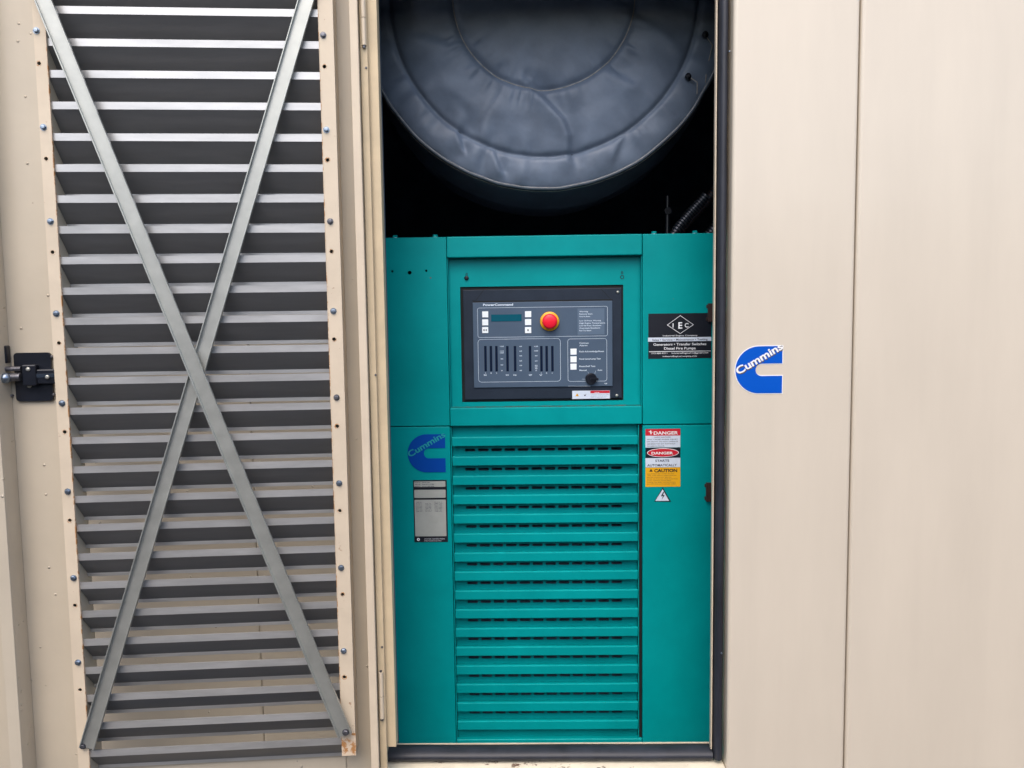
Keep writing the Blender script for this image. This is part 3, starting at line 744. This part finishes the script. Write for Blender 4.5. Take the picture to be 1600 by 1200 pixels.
b.build('company_sticker', cab, label='black company sticker with white diamond and lettering')
b = MB(); x0, x1, z0, z1 = K.q(1008.5, 670, 1063, 699, YS); wd, hh = x1 - x0, z1 - z0
b.box(x0, x1, YS - .0003, YS, z0, z1, M['paper']); b.box(x0, x1, YS - .0006, YS - .0003, z0 + hh * .635, z1, M['lred'])
st(b, 'DANGER', .235, .935, .305, .0095, M['white'], .03, YS - .0009)
p = sq(.15, .18)
b.add([(p[0] - .002, YS - .0009, p[1] + .006), (p[0] + .001, YS - .0009, p[1] + .006), (p[0] + .003, YS - .0009, p[1] - .006), (p[0] - .001, YS - .0009, p[1] - .006)], [(0, 1, 2, 3)], M['white'])
b.add([(p[0] - .006, YS - .00092, p[1] + .003), (p[0] + .006, YS - .00092, p[1] + .001), (p[0] + .006, YS - .00092, p[1] - .0005), (p[0] - .006, YS - .00092, p[1] + .001)], [(0, 1, 2, 3)], M['white'])
for i_, (s_, a, c_) in enumerate((('HIGH VOLTAGE', .25, .72), ('WILL CAUSE SEVERE INJURY', .04, .93), ('OR DEATH. DO NOT OPERATE', .04, .93), ('GENERATOR SET WITHOUT', .04, .86), ('COVERS IN PLACE.', .04, .55))):
    st(b, s_, a, c_, .475 + .12 * i_, .0031, M['ltxt'], .01, YS - .0007)
b.build('danger_sticker', cab, label='red and white high voltage danger sticker')
b = MB(); x0, x1, z0, z1 = K.q(1008.5, 699.5, 1063, 730, YS); wd, hh = x1 - x0, z1 - z0
b.box(x0, x1, YS - .0003, YS, z0, z1, M['paper']); b.box(x0, x1, YS - .0006, YS - .0003, z0 + hh * .48, z1, M['lblk'])
cxo, czo = x0 + wd / 2, z0 + hh * .745
def ell(a, c_): return [(cxo + a * math.cos(R(k * 10)), czo + c_ * math.sin(R(k * 10))) for k in range(36)]
b.plate([ell(wd * .455, hh * .225)], YS - .0009, YS - .0006, LW); b.plate([ell(wd * .435, hh * .20)], YS - .0012, YS - .0009, M['lred'])
st(b, 'DANGER', .17, .79, .335, .0075, M['white'], .03, YS - .0015)
st(b, 'STARTS', .28, .68, .72, .0068, M['ltxt'], .02, YS - .0007); st(b, 'AUTOMATICALLY', .05, .9, .95, .0068, M['ltxt'], .02, YS - .0007)
b.build('danger_sticker', cab, label='white sticker with red oval that says the set starts automatically')
b = MB(); x0, x1, z0, z1 = K.q(1008.5, 730.5, 1063, 760.5, YS); wd, hh = x1 - x0, z1 - z0
b.box(x0, x1, YS - .0003, YS, z0, z1, M['lyel']); st(b, 'CAUTION', .25, .91, .235, .0092, M['lblk'], .04, YS - .0007)
p = sq(.16, .13); b.add([(p[0] - .005, YS - .0007, p[1] - .0045), (p[0] + .005, YS - .0007, p[1] - .0045), (p[0], YS - .0007, p[1] + .0045)], [(0, 1, 2)], M['lblk'])
for i_, (s_, c_) in enumerate((('EQUIPMENT MAY START AT ANY', .82), ('TIME. FOR SAFETY OPEN SWITCH', .88), ('BEFORE DOING ANY SERVICE', .74), ('REFER TO MANUAL AND CONTROL', .93), ('PANEL INSTRUCTIONS FIRST', .74), ('CHECK OIL AND WATER OFTEN', .86), ('DO NOT RUN WITH DOORS OPEN', .86))):
    st(b, s_, .05, c_, .35 + .088 * i_, .0026, M['brown'], .0, YS - .0007)
b.build('caution_sticker', cab, label='yellow caution sticker with small black print')
b = MB()
def tri(a, bb, c_): return [K.on(*a, YS), K.on(*bb, YS), K.on(*c_, YS)]
b.plate([tri((1022.5, 783.5), (1048.5, 784), (1035.5, 761.5))], YS - .0003, YS, M['lblk'])
b.plate([tri((1024, 782.5), (1045.5, 782.5), (1035.3, 764.5))], YS - .0006, YS - .0003, M['paper'])
pts = [(1036.5, 768), (1032.5, 775.5), (1035.8, 775), (1033.8, 781), (1038.5, 773.2), (1035.6, 773.6), (1038, 768)]
b.plate([[K.on(*p_, YS) for p_ in pts]], YS - .0009, YS - .0006, M['lblk'])
b.build('voltage_sticker', cab, label='small white triangle sticker with black lightning bolt')
b = MB(); x0, x1, z0, z1 = K.q(646.5, 750, 699, 847, YS); wd, hh = x1 - x0, z1 - z0
b.box(x0, x1, YS - .0004, YS, z0, z1, M['lblk'])
for v0, v1 in ((.02, .11), (.155, .285), (.315, .905)):
    a = sq(.03, v1); c_ = sq(.96, v0); b.plate([rrect(a[0], c_[0], a[1], c_[1], .002, 3)], YS - .0007, YS - .0004, M['plate'])
for i_, (s_, t_) in enumerate((('MODEL NO.', 'DFHD 5746'), ('SERIAL NO.', 'K04 0712 3388'), ('SPEC', '60 HZ 1800 RPM'))):
    st(b, s_, .05, .22, .045 + .03 * i_, .0024, M['ltxt'], .02, YS - .001); st(b, t_, .27, .62 if i_ else .5, .045 + .03 * i_, .0024, M['ltxt'], .02, YS - .001)
for c0, c1 in ((.07, .26), (.35, .54), (.62, .86)):
    for k in range(8):
        if c0 == .35 and k == 0: continue
        st(b, random.choice(['KVA 1250', '277/480', 'AMPS 1504', 'PH 3 PF .8', 'TEMP 40C']), c0, c1 - random.random() * .02, .36 + .021 * k, .0018, M['ltxt'], .01, YS - .001)
st(b, 'POWER GENERATION', .30, .9, .955, .003, LW, .0, YS - .001); st(b, 'MINNEAPOLIS MN', .30, .8, .985, .0024, LW, .0, YS - .001)
a = sq(.08, .985); b.plate([circ(a[0] + .004, a[1] + .006, .0045, 12), circ(a[0] + .004, a[1] + .006, .002, 12)], YS - .001, YS - .0005, LW)
b.build('data_plate', cab, label='grey metal data plate with black border')

# ------------------------------------------------------------------ insulated silencer drum
YD = .335
dcx, dcz = W.on(849, 2, YD)
sil = thing('insulated_silencer', 'round exhaust silencer wrapped in dark quilted insulation above the cabinet', 'silencer', (dcx, YD, dcz))
pxm = (2.0 + YD) / F * .98
R1, R2, RO = 138 * pxm, 236 * pxm, 283 * pxm
def gauss(x, s): return math.exp(-(x / s) ** 2)
# fold polyline on the cover, in drum-local metres (x right, z up)
def loc(px_, py_): a = W.on(px_, py_, YD); return (a[0] - dcx, a[1] - dcz)
folds = [([loc(832, 140), loc(858, 165), loc(882, 190), loc(892, 215), loc(893, 250)], .011, .020),
         ([loc(775, 150), loc(742, 205)], -.006, .03), ([loc(728, 175), loc(712, 160)], .004, .03),
         ([loc(718, 210), loc(725, 235)], .006, .008), ([loc(775, 245), loc(785, 268)], .006, .009),
         ([loc(990, 30), loc(1050, 60)], .007, .03), ([loc(952, 115), loc(985, 132)], .006, .03),
         ([loc(975, 215), loc(962, 245)], .004, .012), ([loc(655, 60), loc(700, 72)], .006, .03)]
def dseg(p, a, c_):
    ax, az = a; cx_, cz_ = c_; dx, dz = cx_ - ax, cz_ - az; L2 = dx * dx + dz * dz
    t = max(0, min(1, ((p[0] - ax) * dx + (p[1] - az) * dz) / L2)); ex, ez = p[0] - ax - t * dx, p[1] - az - t * dz
    return math.hypot(ex, ez), (dx * ez - dz * ex)
def height(x, z):
    r = math.hypot(x, z); th = math.atan2(z, x)
    y = -.050 * (1 - min(1, r / RO) ** 2.2)
    if r < R1: y -= .012 * (1 - (r / R1) ** 2) ** .5
    elif r < R2: y -= .013 * max(0, math.sin(math.pi * (r - R1) / (R2 - R1))) ** .4
    else: y -= .011 * max(0, math.sin(math.pi * min(1, (r - R2) / (RO - R2)))) ** .5
    y += .006 * gauss(r - R1, .009) + .006 * gauss(r - R2, .008)
    n1 = noise.noise(Vector((math.cos(th) * 5, math.sin(th) * 5, 3))); n2 = noise.noise(Vector((math.cos(th) * 11, math.sin(th) * 11, 9)))
    y += (.010 * n1 + .009 * n2) * gauss(abs(r - R2) - .018, .03) + .012 * n2 * gauss(abs(r - RO) - .03, .03)
    y += .004 * n2 * gauss(abs(r - R1) - .02, .025)
    y += .007 * noise.noise(Vector((x * 6, z * 6, 1))) + .003 * noise.noise(Vector((x * 17, z * 17, 4)))
    y += .0035 * math.sin(38 * th + 9 * n1) * gauss(r - R2 - .035, .03) * (.5 + n2)
    y += .0030 * math.sin(24 * th + 7 * n2) * gauss(r - R1 - .03, .025) * (.5 + n1)
    for pl, amp, wd_ in folds:
        best = 9; side = 1
        for a, c_ in zip(pl[:-1], pl[1:]):
            d_, s_ = dseg((x, z), a, c_)
            if d_ < best: best = d_; side = s_ / math.hypot(c_[0] - a[0], c_[1] - a[1])
        if best < wd_ * 4: y += amp * (math.tanh(side / wd_ * 1.5) * gauss(best, wd_ * 1.8)) * 1.2 + abs(amp) * .6 * gauss(best, wd_ * .5)
    return y
NR, NT = 150, 420
rad = [RO * i / NR for i in range(1, NR + 1)]
vs = [(0, height(0, 0), 0)]; fs = []
for r in rad:
    wob = 0
    for k in range(NT):
        th = 2 * math.pi * k / NT
        rr = r * (1 + (.006 * noise.noise(Vector((math.cos(th) * 7, math.sin(th) * 7, 2))) if r > R2 else 0))
        x, z = rr * math.cos(th), rr * math.sin(th); vs.append((x, height(r * math.cos(th), r * math.sin(th)), z))
for k in range(NT): fs.append((0, 1 + (k + 1) % NT, 1 + k))
for i in range(NR - 1):
    for k in range(NT):
        a = 1 + i * NT + k; c_ = 1 + i * NT + (k + 1) % NT; fs.append((a, c_, c_ + NT, a + NT))
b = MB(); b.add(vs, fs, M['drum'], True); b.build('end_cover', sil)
def ring(r, y, off=0, wob=.006, n=260):
    out = []
    for k in range(n):
        th = 2 * math.pi * k / n; rr = r * (1 + wob * noise.noise(Vector((math.cos(th) * 7, math.sin(th) * 7, 2)))) + off
        out.append((rr * math.cos(th), (height(r * math.cos(th), r * math.sin(th)) if y is None else y), rr * math.sin(th)))
    return out
def lift(pts, d_): return [(x, y - d_, z) for x, y, z in pts]
b = MB(); b.tube(lift(ring(R1, None, 0, 0), .0018), .0017, M['cord'], 6, True); b.build('stitched_seam', sil)
b = MB(); b.tube(lift(ring(R2, None, 0, 0), .0002), .0012, M['hole'], 6, True); b.build('stitched_seam', sil)
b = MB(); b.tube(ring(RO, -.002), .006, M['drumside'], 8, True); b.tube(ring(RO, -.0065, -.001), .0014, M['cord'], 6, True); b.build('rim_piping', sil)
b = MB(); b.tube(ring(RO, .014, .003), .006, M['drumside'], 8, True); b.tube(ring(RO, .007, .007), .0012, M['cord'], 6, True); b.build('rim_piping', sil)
# wrapped barrel
vs = []; ny, nt_ = 30, 300
for i in range(ny + 1):
    y = .0 + .42 * i / ny
    for k in range(nt_):
        th = 2 * math.pi * k / nt_
        rr = RO - .004 + .03 * min(1, max(0, (y - .12) / .12)) + .006 * noise.noise(Vector((math.cos(th) * 4, math.sin(th) * 4, y * 9)))
        vs.append((rr * math.cos(th), y, rr * math.sin(th)))
fs = [(i * nt_ + k, (i + 1) * nt_ + k, (i + 1) * nt_ + (k + 1) % nt_, i * nt_ + (k + 1) % nt_) for i in range(ny) for k in range(nt_)]
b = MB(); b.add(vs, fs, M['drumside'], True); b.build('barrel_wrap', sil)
# lacing hooks and wire at the right edge
for p_ in ((1098, 60), (1072, 124)):
    x, z = loc(*p_); y0 = height(x, z); b = MB()
    b.lathe_y(x, z, [(.0035, y0 - .018), (.009, y0 - .015), (.009, y0 - .006), (.005, y0 - .004), (.005, y0 + .006)], M['black'], 12); b.build('lacing_hook', sil)
b = MB(); a = loc(1072, 124); c_ = loc(1086, 133); d_ = loc(1087, 150)
ya = height(*a) - .012; b.tube([(a[0], ya, a[1]), (c_[0], ya, c_[1]), (d_[0], ya + .01, d_[1])], .0014, M['cord'], 6)
a = loc(1098, 60); c_ = loc(1111, 74); d_ = loc(1103, 110); b.tube([(a[0], ya, a[1]), (c_[0], ya + .01, c_[1]), (d_[0], ya + .02, d_[1]), (c_[0] - .02, ya + .01, d_[1] - .04)], .0014, M['cord'], 6)
b.build('lacing_wire', sil)

# ------------------------------------------------------------------ dim engine parts behind the cabinet
YE = .62
x, z = W.on(1085, 345, YE)
hb = thing('cable_bundle', 'dim bundle of ribbed cable hoses behind the upper right corner of the cabinet', 'cables', (x, YE, z))
for k in range(4):
    b = MB(); prev = None; cps = []
    for t in range(56):
        u = t / 55
        cps.append((-.13 + .05 * k + .17 * u, .02 * math.sin(3 * u + k) + .02 * k, -.16 + .05 * (k % 2) + .26 * u + .02 * math.sin(4 * u + k)))
    b.tube(cps, .0135, M['bezel'], 12)
    for t in range(0, 55, 2):
        a, c_ = Vector(cps[t]), Vector(cps[t + 1]); b.tube([a, a + (c_ - a) * .9], .0170, M['brownrust' if k == 1 else 'boltd'], 12)
    b.build('corrugated_hose', hb)
x, z = W.on(1043, 330, YE)
vp = thing('vertical_pipe', 'thin dim vertical pipe stub behind the cabinet, left of the cables', 'pipe', (x, YE, z))
b = MB(); b.lathe_y(0, 0, [(.012, -.01), (.012, .01)], M['black'], 12); b.build('clamp', vp)
b = MB(); b.tube([(0, 0, -.2), (0, 0, .05)], .008, M['black'], 12); b.build('pipe', vp)
